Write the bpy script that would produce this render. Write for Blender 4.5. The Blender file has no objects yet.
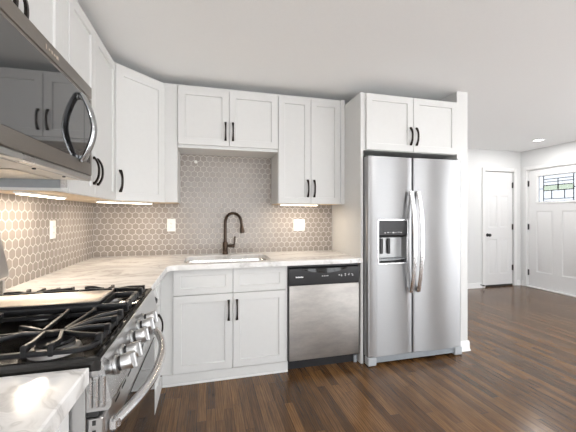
import bpy, bmesh, math, random
from mathutils import Vector, Matrix
random.seed(7)
SC = bpy.context.scene
COL = SC.collection
PI = math.pi

# ------------------------------------------------------------------ camera, world, light, exposure
cam_d = bpy.data.cameras.new('camera')
cam_d.sensor_width = 36.0
cam_d.lens = 36.0 * 313.69 / 576.0
cam_d.shift_y = -0.6 / 576.0
cam_d.clip_start = 0.02
cam = bpy.data.objects.new('camera', cam_d)
COL.objects.link(cam)
cam.location = (0.9747, -3.1142, 1.2805)
cam.rotation_euler = (PI / 2, 0, -0.2534)
SC.camera = cam

world = bpy.data.worlds.new('daylight')
SC.world = world
world.use_nodes = True
wn = world.node_tree
wn.nodes.clear()
w_out = wn.nodes.new('ShaderNodeOutputWorld')
w_bg = wn.nodes.new('ShaderNodeBackground')
w_bg.inputs['Strength'].default_value = 5.5
w_tc = wn.nodes.new('ShaderNodeTexCoord')
w_sx = wn.nodes.new('ShaderNodeSeparateXYZ')
w_rp = wn.nodes.new('ShaderNodeValToRGB')
w_mr = wn.nodes.new('ShaderNodeMapRange')
w_mr.inputs[1].default_value, w_mr.inputs[2].default_value = -0.25, 0.25
wn.links.new(w_tc.outputs['Generated'], w_sx.inputs[0])
wn.links.new(w_sx.outputs[2], w_mr.inputs[0])
wn.links.new(w_mr.outputs[0], w_rp.inputs[0])
w_rp.color_ramp.elements[0].position, w_rp.color_ramp.elements[0].color = 0.40, (1.08, 1.09, 1.10, 1)   # unseen ground, set brighter than the sky to lift the ceiling
w_rp.color_ramp.elements[1].position, w_rp.color_ramp.elements[1].color = 0.56, (0.78, 0.815, 0.85, 1)  # hazy sky
wn.links.new(w_rp.outputs[0], w_bg.inputs['Color'])
wn.links.new(w_bg.outputs[0], w_out.inputs[0])


def area_light(name, loc, rot, sx, sy, power, color=(1, 1, 1)):
    d = bpy.data.lights.new(name, 'AREA')
    d.shape = 'RECTANGLE'
    d.size, d.size_y, d.energy, d.color = sx, sy, power, color
    o = bpy.data.objects.new(name, d)
    COL.objects.link(o)
    o.location, o.rotation_euler = loc, rot
    return o


# added fill lights just inside the unseen windows, boosting the daylight
area_light('rear_window_fill', (1.55, -5.35, 1.35), (PI / 2, 0, 0), 2.3, 1.8, 8, (0.97, 0.98, 1.0))
area_light('living_window_fill', (4.95, -5.35, 1.35), (PI / 2, 0, 0), 1.9, 1.8, 6, (0.97, 0.98, 1.0))
area_light('side_window_fill', (6.45, -2.85, 1.2), (PI / 2, 0, PI / 2), 2.9, 2.0, 8, (0.97, 0.98, 1.0))

SC.view_settings.view_transform = 'Standard'
SC.view_settings.look = 'None'
SC.view_settings.gamma = 1.0
SC.view_settings.use_curve_mapping = False
SC.view_settings.exposure = -0.04

# ------------------------------------------------------------------ materials


def new_mat(name):
    m = bpy.data.materials.new(name)
    m.use_nodes = True
    nt = m.node_tree
    return m, nt, nt.nodes['Principled BSDF']


class NG:
    """small helper to write node maths"""

    def __init__(s, nt):
        s.nt = nt

    def n(s, kind, **kw):
        o = s.nt.nodes.new(kind)
        for k, v in kw.items():
            setattr(o, k, v)
        return o

    def link(s, a, b):
        s.nt.links.new(a, b)

    def m(s, op, a, b=None, c=None):
        o = s.n('ShaderNodeMath', operation=op)
        for i, v in enumerate((a, b, c)):
            if v is None:
                continue
            if isinstance(v, (int, float)):
                o.inputs[i].default_value = v
            else:
                s.link(v, o.inputs[i])
        return o.outputs[0]

    def ramp(s, fac, stops):
        o = s.n('ShaderNodeValToRGB')
        el = o.color_ramp.elements
        while len(el) < len(stops):
            el.new(0.5)
        for e, (p, c) in zip(el, stops):
            e.position = p
            e.color = (c[0], c[1], c[2], 1)
        s.link(fac, o.inputs[0])
        return o.outputs[0]

    def mix(s, fac, a, b, mode='MIX'):
        o = s.n('ShaderNodeMix', data_type='RGBA', blend_type=mode)
        if isinstance(fac, (int, float)):
            o.inputs[0].default_value = fac
        else:
            s.link(fac, o.inputs[0])
        for i, v in ((6, a), (7, b)):
            if isinstance(v, tuple):
                o.inputs[i].default_value = (v[0], v[1], v[2], 1)
            else:
                s.link(v, o.inputs[i])
        return o.outputs[2]

    def pos(s):
        g = s.n('ShaderNodeNewGeometry')
        x = s.n('ShaderNodeSeparateXYZ')
        s.link(g.outputs['Position'], x.inputs[0])
        return g.outputs['Position'], x.outputs

    def noise(s, vec, scale, detail=4, rough=0.55, sc=(1, 1, 1)):
        mp = s.n('ShaderNodeMapping')
        mp.inputs['Scale'].default_value = sc
        s.link(vec, mp.inputs[0])
        o = s.n('ShaderNodeTexNoise')
        o.inputs['Scale'].default_value = scale
        o.inputs['Detail'].default_value = detail
        o.inputs['Roughness'].default_value = rough
        s.link(mp.outputs[0], o.inputs['Vector'])
        return o.outputs['Fac']

    def bump(s, h, strength, dist, bsdf):
        b = s.n('ShaderNodeBump')
        b.inputs['Strength'].default_value = strength
        b.inputs['Distance'].default_value = dist
        s.link(h, b.inputs['Height'])
        s.link(b.outputs[0], bsdf.inputs['Normal'])


def paint(name, col, rough=0.5, bump=0.0, scale=60, var=0.02):
    m, nt, b = new_mat(name)
    g = NG(nt)
    p, _ = g.pos()
    nz = g.noise(p, scale, 3)
    c = g.ramp(nz, [(0.3, tuple(v * (1 - var) for v in col)), (0.7, tuple(min(1, v * (1 + var)) for v in col))])
    g.link(c, b.inputs['Base Color'])
    b.inputs['Roughness'].default_value = rough
    if bump:
        g.bump(nz, bump, 0.002, b)
    return m


def metal(name, col, rough, stretch, var=0.05, bump=0.02, rvar=0.06, metallic=1.0, aniso=0.0):
    m, nt, b = new_mat(name)
    g = NG(nt)
    p, _ = g.pos()
    nz = g.noise(p, 60, 3, 0.6, stretch)
    big = g.noise(p, 3.5, 3, 0.5)
    c = g.ramp(nz, [(0.3, tuple(v * (1 - var) for v in col)), (0.7, tuple(min(1, v * (1 + var)) for v in col))])
    if rvar > 0.1:      # smudged sheet: broad uneven tone
        c = g.mix(1.0, c, g.ramp(g.noise(p, 7, 4, 0.6, (1, 1, 3)), [(0.35, (0.88, 0.88, 0.88)), (0.65, (1.06, 1.05, 1.04))]), 'MULTIPLY')
    g.link(c, b.inputs['Base Color'])
    b.inputs['Metallic'].default_value = metallic
    r = g.m('ADD', g.m('MULTIPLY', big, rvar), rough - rvar * 0.5)
    g.link(r, b.inputs['Roughness'])
    if bump:
        g.bump(nz, bump, 0.001, b)
    if aniso:
        tg = g.n('ShaderNodeTangent', direction_type='RADIAL', axis='Z')
        g.link(tg.outputs[0], b.inputs['Tangent'])
        b.inputs['Anisotropic'].default_value = aniso
        b.inputs['Anisotropic Rotation'].default_value = 0.25
    return m


def emitter(name, col, strength):
    m, nt, b = new_mat(name)
    b.inputs['Base Color'].default_value = (0.9, 0.9, 0.88, 1)
    b.inputs['Emission Color'].default_value = (*col, 1)
    b.inputs['Emission Strength'].default_value = strength
    return m


WALL = paint('wall_paint', (0.74, 0.745, 0.745), 0.6, 0.05, 120, 0.008)
CEIL = paint('ceiling_paint', (0.90, 0.905, 0.905), 0.75, 0.05, 90, 0.008)
TRIM = paint('trim_paint', (0.80, 0.80, 0.795), 0.4, 0, 40, 0.008)
CAB = paint('cabinet_paint', (0.675, 0.672, 0.66), 0.38, 0, 30, 0.01)
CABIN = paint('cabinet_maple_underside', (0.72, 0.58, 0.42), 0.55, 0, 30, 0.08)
DOORP = paint('door_paint', (0.77, 0.77, 0.77), 0.4, 0, 30, 0.008)
PLASTIC = paint('white_plastic', (0.88, 0.87, 0.84), 0.35, 0, 30, 0.005)
DARKSLOT = paint('dark_slot', (0.02, 0.02, 0.02), 0.6, 0, 30, 0.1)
BRONZE = metal('oil_rubbed_bronze', (0.030, 0.025, 0.022), 0.36, (1, 1, 1), 0.3, 0.0, 0.1, 0.9)
FAUC = metal('faucet_bronze', (0.060, 0.042, 0.032), 0.28, (1, 1, 1), 0.3, 0.0, 0.1, 1.0)
BLACKM = paint('black_hardware', (0.02, 0.02, 0.02), 0.4, 0, 30, 0.1)
STEEL_H = metal('fridge_stainless', (0.40, 0.40, 0.405), 0.36, (0.5, 0.5, 14), 0.03, 0.02, 0.04, aniso=0.9)
STEEL_D = metal('dishwasher_stainless', (0.44, 0.42, 0.40), 0.42, (0.5, 0.5, 14), 0.05, 0.02, 0.12, aniso=0.8)
STEEL_M = metal('microwave_stainless', (0.30, 0.275, 0.25), 0.33, (0.5, 0.5, 12), 0.05, 0.02)
STEEL_R = metal('range_stainless', (0.56, 0.56, 0.56), 0.28, (0.5, 0.5, 12), 0.03, 0.01)
CHROME = metal('polished_handle_steel', (0.78, 0.78, 0.79), 0.24, (1, 1, 1), 0.02, 0.0)
KNOBM = metal('knob_steel', (0.52, 0.52, 0.52), 0.34, (1, 1, 1), 0.02, 0.0)
SINKM = metal('sink_stainless', (0.70, 0.69, 0.67), 0.24, (1, 12, 1), 0.04, 0.01)
IRON = paint('cast_iron', (0.011, 0.011, 0.012), 0.33, 0.06, 260, 0.2)
IRON.node_tree.nodes['Principled BSDF'].inputs['IOR'].default_value = 1.42
ENAMEL = paint('black_enamel', (0.012, 0.011, 0.010), 0.09, 0, 30, 0.1)
ENAMEL.node_tree.nodes['Principled BSDF'].inputs['IOR'].default_value = 1.5
BLKGLASS = paint('black_glass', (0.010, 0.010, 0.011), 0.03, 0, 30, 0.05)
BLKGLASS.node_tree.nodes['Principled BSDF'].inputs['IOR'].default_value = 2.3
BLKPLAST = paint('black_plastic', (0.018, 0.018, 0.020), 0.33, 0, 30, 0.1)
GREYPL = paint('grey_plastic', (0.30, 0.32, 0.34), 0.45, 0, 30, 0.05)
DKGREY = paint('dark_grey_case', (0.05, 0.05, 0.052), 0.5, 0, 30, 0.05)
GRIDDLE = metal('griddle_metal', (0.55, 0.50, 0.45), 0.38, (12, 1, 1), 0.06, 0.02, 0.1)
ALU = metal('burner_aluminium', (0.55, 0.54, 0.53), 0.4, (1, 1, 1), 0.05, 0.02)
FILTER = metal('grease_filter', (0.62, 0.58, 0.52), 0.4, (9, 9, 9), 0.25, 0.1)
MARK = paint('printed_mark', (0.80, 0.80, 0.80), 0.5, 0, 20, 0.01)
TANMARK = paint('tan_mark', (0.55, 0.46, 0.38), 0.5, 0, 20, 0.01)
LED = emitter('led_diffuser', (1.0, 0.86, 0.66), 9.0)
DOWNL = emitter('downlight_lens', (1.0, 0.97, 0.92), 8.0)
RUBBER = paint('white_rubber', (0.8, 0.8, 0.78), 0.6, 0, 20, 0.01)
CAME = paint('lead_came', (0.34, 0.36, 0.37), 0.4, 0, 30, 0.05)


def glass_pane(name, tint, alpha):
    m = bpy.data.materials.new(name)
    m.use_nodes = True
    nt = m.node_tree
    nt.nodes.clear()
    g = NG(nt)
    out = g.n('ShaderNodeOutputMaterial')
    tr = g.n('ShaderNodeBsdfTransparent')
    tr.inputs[0].default_value = (*tint, 1)
    tl = g.n('ShaderNodeBsdfTranslucent')
    tl.inputs[0].default_value = (*tint, 1)
    gl = g.n('ShaderNodeBsdfGlossy')
    gl.inputs['Roughness'].default_value = 0.08
    p, _ = g.pos()
    nz = g.noise(p, 45, 3)
    mx = g.n('ShaderNodeMixShader')
    g.link(g.m('MULTIPLY_ADD', nz, 0.3, alpha), mx.inputs[0])
    g.link(tr.outputs[0], mx.inputs[1])
    g.link(tl.outputs[0], mx.inputs[2])
    m2 = g.n('ShaderNodeMixShader')
    m2.inputs[0].default_value = 0.06
    g.link(mx.outputs[0], m2.inputs[1])
    g.link(gl.outputs[0], m2.inputs[2])
    g.link(m2.outputs[0], out.inputs[0])
    return m


PANE_CLEAR = glass_pane('textured_clear_glass', (0.245, 0.255, 0.27), 0.2)
PANE_GREEN = glass_pane('sage_green_glass', (0.165, 0.19, 0.15), 0.2)


def floor_material():
    m, nt, b = new_mat('oak_strip_floor')
    g = NG(nt)
    p, xyz = g.pos()
    x, y = xyz[0], xyz[1]
    W, L = 0.0572, 0.95
    row = g.m('FLOOR', g.m('DIVIDE', x, W))
    wn1 = g.n('ShaderNodeTexWhiteNoise', noise_dimensions='1D')
    g.link(row, wn1.inputs['W'])
    yo = g.m('ADD', g.m('DIVIDE', y, L), g.m('MULTIPLY', wn1.outputs['Value'], 7.3))
    seg = g.m('FLOOR', yo)
    cmb = g.n('ShaderNodeCombineXYZ')
    g.link(row, cmb.inputs[0])
    g.link(seg, cmb.inputs[1])
    wn2 = g.n('ShaderNodeTexWhiteNoise', noise_dimensions='3D')
    g.link(cmb.outputs[0], wn2.inputs['Vector'])
    rnd = wn2.outputs['Value']
    # wood figure, shifted from board to board
    off = g.n('ShaderNodeCombineXYZ')
    g.link(g.m('MULTIPLY', rnd, 31.0), off.inputs[2])
    g.link(g.m('MULTIPLY', rnd, 17.0), off.inputs[1])
    va = g.n('ShaderNodeVectorMath', operation='ADD')
    g.link(p, va.inputs[0])
    g.link(off.outputs[0], va.inputs[1])
    grain = g.noise(va.outputs[0], 26, 6, 0.65, (3.2, 0.16, 1))
    fine = g.noise(va.outputs[0], 150, 4, 0.6, (2.4, 0.07, 1))
    wv = g.n('ShaderNodeTexWave', wave_type='BANDS', bands_direction='X')
    mp = g.n('ShaderNodeMapping')
    mp.inputs['Scale'].default_value = (1.0, 0.10, 1)
    g.link(va.outputs[0], mp.inputs[0])
    g.link(mp.outputs[0], wv.inputs['Vector'])
    wv.inputs['Scale'].default_value = 22
    wv.inputs['Distortion'].default_value = 7
    wv.inputs['Detail'].default_value = 3
    wv.inputs['Detail Scale'].default_value = 1.6
    base = g.ramp(rnd, [(0.0, (0.074, 0.035, 0.013)), (0.35, (0.108, 0.052, 0.018)),
                        (0.7, (0.150, 0.075, 0.027)), (1.0, (0.185, 0.093, 0.034))])
    g1 = g.ramp(grain, [(0.3, (0.58, 0.58, 0.58)), (0.7, (1.32, 1.32, 1.32))])
    g2 = g.ramp(wv.outputs['Fac'], [(0.0, (0.62, 0.60, 0.58)), (0.55, (1.12, 1.12, 1.12))])
    g3 = g.ramp(fine, [(0.35, (0.72, 0.72, 0.72)), (0.65, (1.2, 1.2, 1.2))])
    c = g.mix(1.0, base, g1, 'MULTIPLY')
    c = g.mix(0.7, c, g2, 'MULTIPLY')
    c = g.mix(0.7, c, g3, 'MULTIPLY')
    fx = g.m('FRACT', g.m('DIVIDE', x, W))
    ex = g.m('MINIMUM', fx, g.m('SUBTRACT', 1.0, fx))
    fy = g.m('FRACT', yo)
    ey = g.m('MULTIPLY', g.m('MINIMUM', fy, g.m('SUBTRACT', 1.0, fy)), L / W)
    gap = g.m('LESS_THAN', g.m('MINIMUM', ex, ey), 0.022)
    c = g.mix(g.m('MULTIPLY', gap, 0.65), c, (0.018, 0.010, 0.006))
    g.link(c, b.inputs['Base Color'])
    big = g.noise(p, 2.2, 3)
    g.link(g.m('ADD', g.m('MULTIPLY_ADD', fine, 0.10, 0.10), g.m('MULTIPLY', big, 0.10)), b.inputs['Roughness'])
    b.inputs['IOR'].default_value = 1.45
    h = g.m('SUBTRACT', g.m('MULTIPLY', grain, 0.4), g.m('MULTIPLY', gap, 0.8))
    g.bump(h, 0.22, 0.0015, b)
    return m


FLOOR = floor_material()


def hex_material():
    """pointy-topped hexagon mosaic: the horizontal axis runs along x+y (either wall), rows stack in z"""
    m, nt, b = new_mat('hexagon_tile')
    g = NG(nt)
    p, xyz = g.pos()
    P = 0.0568
    u = g.m('DIVIDE', g.m('ADD', xyz[0], xyz[1]), P)
    v = g.m('DIVIDE', xyz[2], P)
    S3 = math.sqrt(3)

    def cell(du, dv):
        # nearest lattice centre of a 1 x sqrt3 rectangular lattice
        a = g.m('SUBTRACT', u, du)
        c = g.m('SUBTRACT', v, dv)
        ia = g.m('ROUND', a)
        ic = g.m('ROUND', g.m('DIVIDE', c, S3))
        fa = g.m('SUBTRACT', a, ia)
        fc = g.m('SUBTRACT', c, g.m('MULTIPLY', ic, S3))
        # hexagon distance (pointy top): max(|x|, |x|/2 + |y| sqrt3/2)
        ax, ay = g.m('ABSOLUTE', fa), g.m('ABSOLUTE', fc)
        d = g.m('MAXIMUM', ax, g.m('ADD', g.m('MULTIPLY', ax, 0.5), g.m('MULTIPLY', ay, S3 / 2)))
        return d, ia, ic
    d1, i1, j1 = cell(0.0, 0.0)
    d2, i2, j2 = cell(0.5, S3 / 2)
    d = g.m('MINIMUM', d1, d2)
    first = g.m('LESS_THAN', d1, d2)
    cid = g.n('ShaderNodeCombineXYZ')
    g.link(g.m('ADD', g.m('MULTIPLY', first, i1), g.m('MULTIPLY', g.m('SUBTRACT', 1, first), g.m('ADD', i2, 57.3))), cid.inputs[0])
    g.link(g.m('ADD', g.m('MULTIPLY', first, j1), g.m('MULTIPLY', g.m('SUBTRACT', 1, first), g.m('ADD', j2, 91.7))), cid.inputs[1])
    wn_ = g.n('ShaderNodeTexWhiteNoise', noise_dimensions='3D')
    g.link(cid.outputs[0], wn_.inputs['Vector'])
    tone = g.ramp(wn_.outputs['Value'], [(0, (0.295, 0.258, 0.230)), (1, (0.335, 0.297, 0.268))])
    grout = g.m('GREATER_THAN', d, 0.464)
    col = g.mix(grout, tone, (0.66, 0.62, 0.575))
    g.link(col, b.inputs['Base Color'])
    g.link(g.m('MULTIPLY_ADD', grout, 0.45, 0.22), b.inputs['Roughness'])
    mr = g.n('ShaderNodeMapRange', interpolation_type='SMOOTHSTEP')
    g.link(d, mr.inputs[0])
    mr.inputs[1].default_value = 0.40
    mr.inputs[2].default_value = 0.475
    mr.inputs[3].default_value = 1
    mr.inputs[4].default_value = 0
    g.bump(mr.outputs[0], 0.35, 0.002, b)
    return m


HEX = hex_material()


def marble_material():
    m, nt, b = new_mat('veined_marble')
    g = NG(nt)
    p, _ = g.pos()
    warp = g.noise(p, 2.2, 4, 0.6)
    cm = g.n('ShaderNodeCombineXYZ')
    g.link(g.m('MULTIPLY', warp, 0.55), cm.inputs[1])
    g.link(g.m('MULTIPLY', warp, 0.25), cm.inputs[0])
    va = g.n('ShaderNodeVectorMath', operation='ADD')
    g.link(p, va.inputs[0])
    g.link(cm.outputs[0], va.inputs[1])
    v1 = g.noise(va.outputs[0], 2.5, 6, 0.55, (0.5, 3.0, 1))
    v2 = g.noise(va.outputs[0], 5, 5, 0.55, (0.35, 3.0, 1))
    vein = g.m('ABSOLUTE', g.m('SUBTRACT', v1, 0.5))
    c1 = g.ramp(vein, [(0.0, (0.55, 0.535, 0.52)), (0.025, (0.70, 0.685, 0.67)), (0.08, (0.80, 0.79, 0.775))])
    c2 = g.ramp(v2, [(0.30, (0.94, 0.93, 0.915)), (0.6, (1.0, 1.0, 1.0))])
    g.link(g.mix(0.9, c1, c2, 'MULTIPLY'), b.inputs['Base Color'])
    b.inputs['Roughness'].default_value = 0.16
    return m


MARBLE = marble_material()

# ------------------------------------------------------------------ mesh helpers


def root_of(o):
    while o.parent:
        o = o.parent
    return o


class MB:
    """collects shapes in world coordinates and links them as ONE mesh object"""

    def __init__(s, mats=None):
        s.bm = bmesh.new()
        s.M = Matrix.Identity(4)
        s.mi = 0
        s.smooth = False

    def V(s, p):
        return s.bm.verts.new(s.M @ Vector(p))

    def F(s, vs):
        try:
            f = s.bm.faces.new(vs)
        except ValueError:
            return None
        f.material_index = s.mi
        f.smooth = s.smooth
        return f

    def loft(s, rings, closed=True, cap0=True, cap1=True, smooth=None):
        if smooth is not None:
            old, s.smooth = s.smooth, smooth
        R = [[s.V(p) for p in r] for r in rings]
        n = len(R[0])
        for a, b in zip(R[:-1], R[1:]):
            for i in range(n if closed else n - 1):
                j = (i + 1) % n
                s.F([a[i], a[j], b[j], b[i]])
        sm = s.smooth
        s.smooth = False
        if cap0:
            s.F(R[0][::-1])
        if cap1:
            s.F(R[-1])
        s.smooth = sm
        if smooth is not None:
            s.smooth = old
        return R

    def box(s, x0, x1, y0, y1, z0, z1, bev=0.0):
        if bev <= 0:
            r = lambda z: [(x0, y0, z), (x1, y0, z), (x1, y1, z), (x0, y1, z)]
            s.loft([r(z0), r(z1)])
            return s
        b = min(bev, (x1 - x0) * .45, (y1 - y0) * .45, (z1 - z0) * .45)

        def ring(z, q):
            k = b if q == 0 else 0
            # chamfered plan outline: 8 points, pulled in by b on the end rings
            e = b - 0 if q == 0 else 0
            X0, X1, Y0, Y1 = x0 + e, x1 - e, y0 + e, y1 - e
            c = b if q else b * 0.6
            return [(X0 + c, Y0, z), (X1 - c, Y0, z), (X1, Y0 + c, z), (X1, Y1 - c, z),
                    (X1 - c, Y1, z), (X0 + c, Y1, z), (X0, Y1 - c, z), (X0, Y0 + c, z)]
        s.loft([ring(z0, 0), ring(z0 + b, 1), ring(z1 - b, 1), ring(z1, 0)])
        return s

    def prism(s, poly, axis, a0, a1):
        """extrude a 2D polygon along an axis; poly is in the two other axes in xyz order"""
        def at(p, a):
            q = list(p)
            q.insert(axis, a)
            return tuple(q)
        s.loft([[at(p, a0) for p in poly], [at(p, a1) for p in poly]])
        return s

    def tube(s, pts, r, n=10, flat=1.0, cap=True):
        pts = [Vector(p) for p in pts]
        rr = r if isinstance(r, (list, tuple)) else [r] * len(pts)
        rings = []
        up = None
        for i, p in enumerate(pts):
            t = (pts[min(i + 1, len(pts) - 1)] - pts[max(i - 1, 0)]).normalized()
            if up is None:
                a = Vector((0, 0, 1)) if abs(t.z) < .9 else Vector((1, 0, 0))
                up = (a - t * a.dot(t)).normalized()
            else:
                up = (up - t * up.dot(t)).normalized()
            sd = t.cross(up)
            rings.append([p + (up * math.cos(2 * PI * k / n) + sd * math.sin(2 * PI * k / n) * flat) * rr[i] for k in range(n)])
        s.loft(rings, smooth=True, cap0=cap, cap1=cap)
        return s

    def bar(s, pts, w, h):
        """square-section bar along a path; w sideways, h upward"""
        pts = [Vector(p) for p in pts]
        rings = []
        for i, p in enumerate(pts):
            t = (pts[min(i + 1, len(pts) - 1)] - pts[max(i - 1, 0)]).normalized()
            a = Vector((0, 0, 1)) if abs(t.z) < .8 else Vector((1, 0, 0))
            sd = t.cross(a).normalized()
            up = sd.cross(t)
            k = 0.25
            W, H = w / 2, h / 2
            rings.append([p + sd * W * a_ + up * H * b_ for a_, b_ in
                          ((-1, -1 + k), (-1 + k, -1), (1 - k, -1), (1, -1 + k), (1, 1 - k), (1 - k, 1), (-1 + k, 1), (-1, 1 - k))])
        s.loft(rings)
        return s

    def lathe(s, prof, origin, axis=(0, 0, 1), n=24, smooth=True, cap=True):
        ax = Vector(axis).normalized()
        a = Vector((1, 0, 0)) if abs(ax.x) < .9 else Vector((0, 1, 0))
        u = (a - ax * a.dot(ax)).normalized()
        v = ax.cross(u)
        o = Vector(origin)
        rings = [[o + ax * h + (u * math.cos(2 * PI * k / n) + v * math.sin(2 * PI * k / n)) * max(r, 1e-4) for k in range(n)] for r, h in prof]
        s.loft(rings, smooth=smooth, cap0=cap, cap1=cap)
        return s

    def build(s, name, mat, parent=None, sharp=None):
        bmesh.ops.recalc_face_normals(s.bm, faces=s.bm.faces[:])
        off = Vector((0, 0, 0)) if parent is None else root_of(parent).location
        me = bpy.data.meshes.new(name)
        if off.length:
            bmesh.ops.translate(s.bm, verts=s.bm.verts[:], vec=-off)
        s.bm.to_mesh(me)
        s.bm.free()
        me.set_sharp_from_angle(angle=math.radians(42))
        for m in (mat if isinstance(mat, (list, tuple)) else [mat]):
            me.materials.append(m)
        o = bpy.data.objects.new(name, me)
        COL.objects.link(o)
        if parent is not None:
            o.parent = parent
        return o


def box(name, mat, parent, *a, bev=0.0):
    return MB().box(*a, bev=bev).build(name, mat, parent)


def tag(o, label=None, cat=None, group=None, kind=None):
    for k, v in (('label', label), ('category', cat), ('group', group), ('kind', kind)):
        if v:
            o[k] = v
    return o


def thing(name, loc, label, cat, group=None):
    o = bpy.data.objects.new(name, None)
    o.empty_display_size = 0.1
    COL.objects.link(o)
    o.location = loc
    return tag(o, label, cat, group)


def struct(name, mat, *a, bev=0.0):
    return tag(box(name, mat, None, *a, bev=bev), kind='structure')


def rrect(x0, x1, y0, y1, r, n=5):
    pts = []
    for cx, cy, a0 in ((x1 - r, y1 - r, 0), (x0 + r, y1 - r, 90), (x0 + r, y0 + r, 180), (x1 - r, y0 + r, 270)):
        for k in range(n + 1):
            a = math.radians(a0 + 90 * k / n)
            pts.append((cx + r * math.cos(a), cy + r * math.sin(a)))
    return pts


def frame_matrix(origin, u):
    """local x along u (horizontal), local y = outward normal, local z up"""
    u = Vector(u).normalized()
    n = Vector((u.y, -u.x, 0))
    M = Matrix(((u.x, n.x, 0, origin[0]), (u.y, n.y, 0, origin[1]), (0, 0, 1, origin[2]), (0, 0, 0, 1)))
    return M


def text_mesh(txt, size, M, mat, parent, name='lettering', extrude=0.0004):
    cu = bpy.data.curves.new('lettering', 'FONT')
    cu.body = txt
    cu.size = size
    cu.extrude = extrude
    cu.align_x = 'CENTER'
    cu.align_y = 'CENTER'
    cu.resolution_u = 2
    to = bpy.data.objects.new('lettering_source', cu)
    COL.objects.link(to)
    dg = bpy.context.evaluated_depsgraph_get()
    me = bpy.data.meshes.new_from_object(to.evaluated_get(dg))
    bpy.data.objects.remove(to)
    bpy.data.curves.remove(cu)
    # the text lies in its local x/y plane: stand it up (x -> along, y -> up, z -> outward)
    R = Matrix(((1, 0, 0, 0), (0, 0, 1, 0), (0, 1, 0, 0), (0, 0, 0, 1)))
    me.transform(Matrix.Translation(-root_of(parent).location) @ M @ R)
    me.materials.clear()
    me.materials.append(mat)
    o = bpy.data.objects.new(name, me)
    COL.objects.link(o)
    o.parent = parent
    return o

# ------------------------------------------------------------------ the setting


CH = 2.45
RX, FY, RY = 6.58, 1.41, -5.5          # entry wall, far wall, rear wall
SX0, SX1 = 3.258, 3.380                # partition beside the refrigerator

tag(box('floor', FLOOR, None, -0.12, RX + 0.12, RY - 0.12, FY + 0.12, -0.05, 0.0), kind='structure')
struct('ceiling', CEIL, -0.12, RX + 0.12, RY - 0.12, FY + 0.12, CH, CH + 0.06)
struct('wall_left', WALL, -0.12, 0.0, RY - 0.12, 0.0, 0, CH)
struct('wall_back', WALL, -0.12, SX0, 0.0, 0.12, 0, CH)
struct('wall_partition', CAB, SX0, SX1, -0.65, FY, 0, CH)


def wall_with_holes(name, axis, c0, c1, a0, a1, holes, mat):
    """wall slab between c0..c1 on its thin axis, a0..a1 along, with rectangular openings (lo, hi, z0, z1)"""
    mb = MB()

    def piece(l, h, z0, z1):
        if h - l < 1e-4 or z1 - z0 < 1e-4:
            return
        if axis == 'x':
            mb.box(c0, c1, l, h, z0, z1)
        else:
            mb.box(l, h, c0, c1, z0, z1)
    cur = a0
    for l, h, z0, z1 in sorted(holes):
        piece(cur, l, 0, CH)
        piece(l, h, 0, z0)
        piece(l, h, z1, CH)
        cur = h
    piece(cur, a1, 0, CH)
    return tag(mb.build(name, mat), kind='structure')


wall_with_holes('wall_right', 'x', RX, RX + 0.12, RY, FY,
                [(-4.4, -1.3, 0.10, 2.30), (0.307, 1.285, 0.0, 2.095)], WALL)
wall_with_holes('wall_rear', 'y', RY - 0.12, RY, 0.0, RX,
                [(0.30, 2.75, 0.10, 2.3), (3.90, 6.0, 0.10, 2.3)], WALL)


cx0, cx1, ch = 5.765, 6.395, 2.06
wall_with_holes('wall_far', 'y', FY, FY + 0.05, SX0, RX, [(cx0 - 0.008, cx1 + 0.014, 0.0, ch + 0.012)], WALL)
struct('wall_far_core', WALL, SX0, RX, FY + 0.0501, FY + 0.12, 0, CH)


def window(name, axis, c, l, h, z0, z1):  # unseen windows, placed and sized for the light they let in
    mb = MB()
    f = 0.05

    def b(l_, h_, a, b_):
        if axis == 'y':
            mb.box(l_, h_, c - 0.08, c - 0.02, a, b_)
        else:
            mb.box(c + 0.02, c + 0.08, l_, h_, a, b_)
    mid = (l + h) / 2
    b(l, l + f, z0, z1); b(h - f, h, z0, z1); b(l + f, h - f, z0, z0 + f); b(l + f, h - f, z1 - f, z1)
    b(mid - f / 2, mid + f / 2, z0 + f, z1 - f)
    return tag(mb.build(name, TRIM), kind='structure')


window('unseen_window_1', 'y', RY, 0.30, 2.75, 0.10, 2.3)
window('unseen_window_2', 'y', RY, 3.90, 6.0, 0.10, 2.3)
window('unseen_window_3', 'x', RX, -4.4, -1.3, 0.10, 2.30)


def skirting(name, axis, c, d, l, h, hgt=0.09):
    """moulded baseboard; c the wall face, d its thickness sign"""
    t = 0.014 * d
    poly = [(c, 0.0), (c + t * 1.9, 0.0), (c + t * 1.9, 0.008), (c + t, 0.022), (c + t, hgt - 0.015), (c + t * 0.4, hgt), (c, hgt)]
    mb = MB()
    if axis == 'y':      # face looks along y: extrude along x
        mb.prism(poly, 0, l, h)
    else:
        mb.prism([(p[0], p[1]) for p in poly], 1, l, h)
    return tag(mb.build(name, TRIM), kind='structure')


skirting('baseboard_far', 'y', FY, -1, SX1, 5.69)
skirting('baseboard_far_corner', 'y', FY, -1, 6.47, RX - 0.03)
skirting('baseboard_right', 'x', RX, -1, 1.35, FY - 0.03)
skirting('baseboard_right_living', 'x', RX, -1, -1.25, 0.24)
skirting('baseboard_partition_end', 'y', -0.65, -1, SX0, SX1 + 0.012)
skirting('baseboard_partition_hall', 'x', SX1, 1, -0.65, FY - 0.03)

# tile on the walls of the counter run
struct('wall_tile_back', HEX, 0.008, 2.260, -0.008, 0.0, 0.915, 1.95)
struct('wall_tile_left', HEX, 0.0, 0.008, -2.95, 0.0, 0.90, 1.55)

# ------------------------------------------------------------------ doors of the entry


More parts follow.
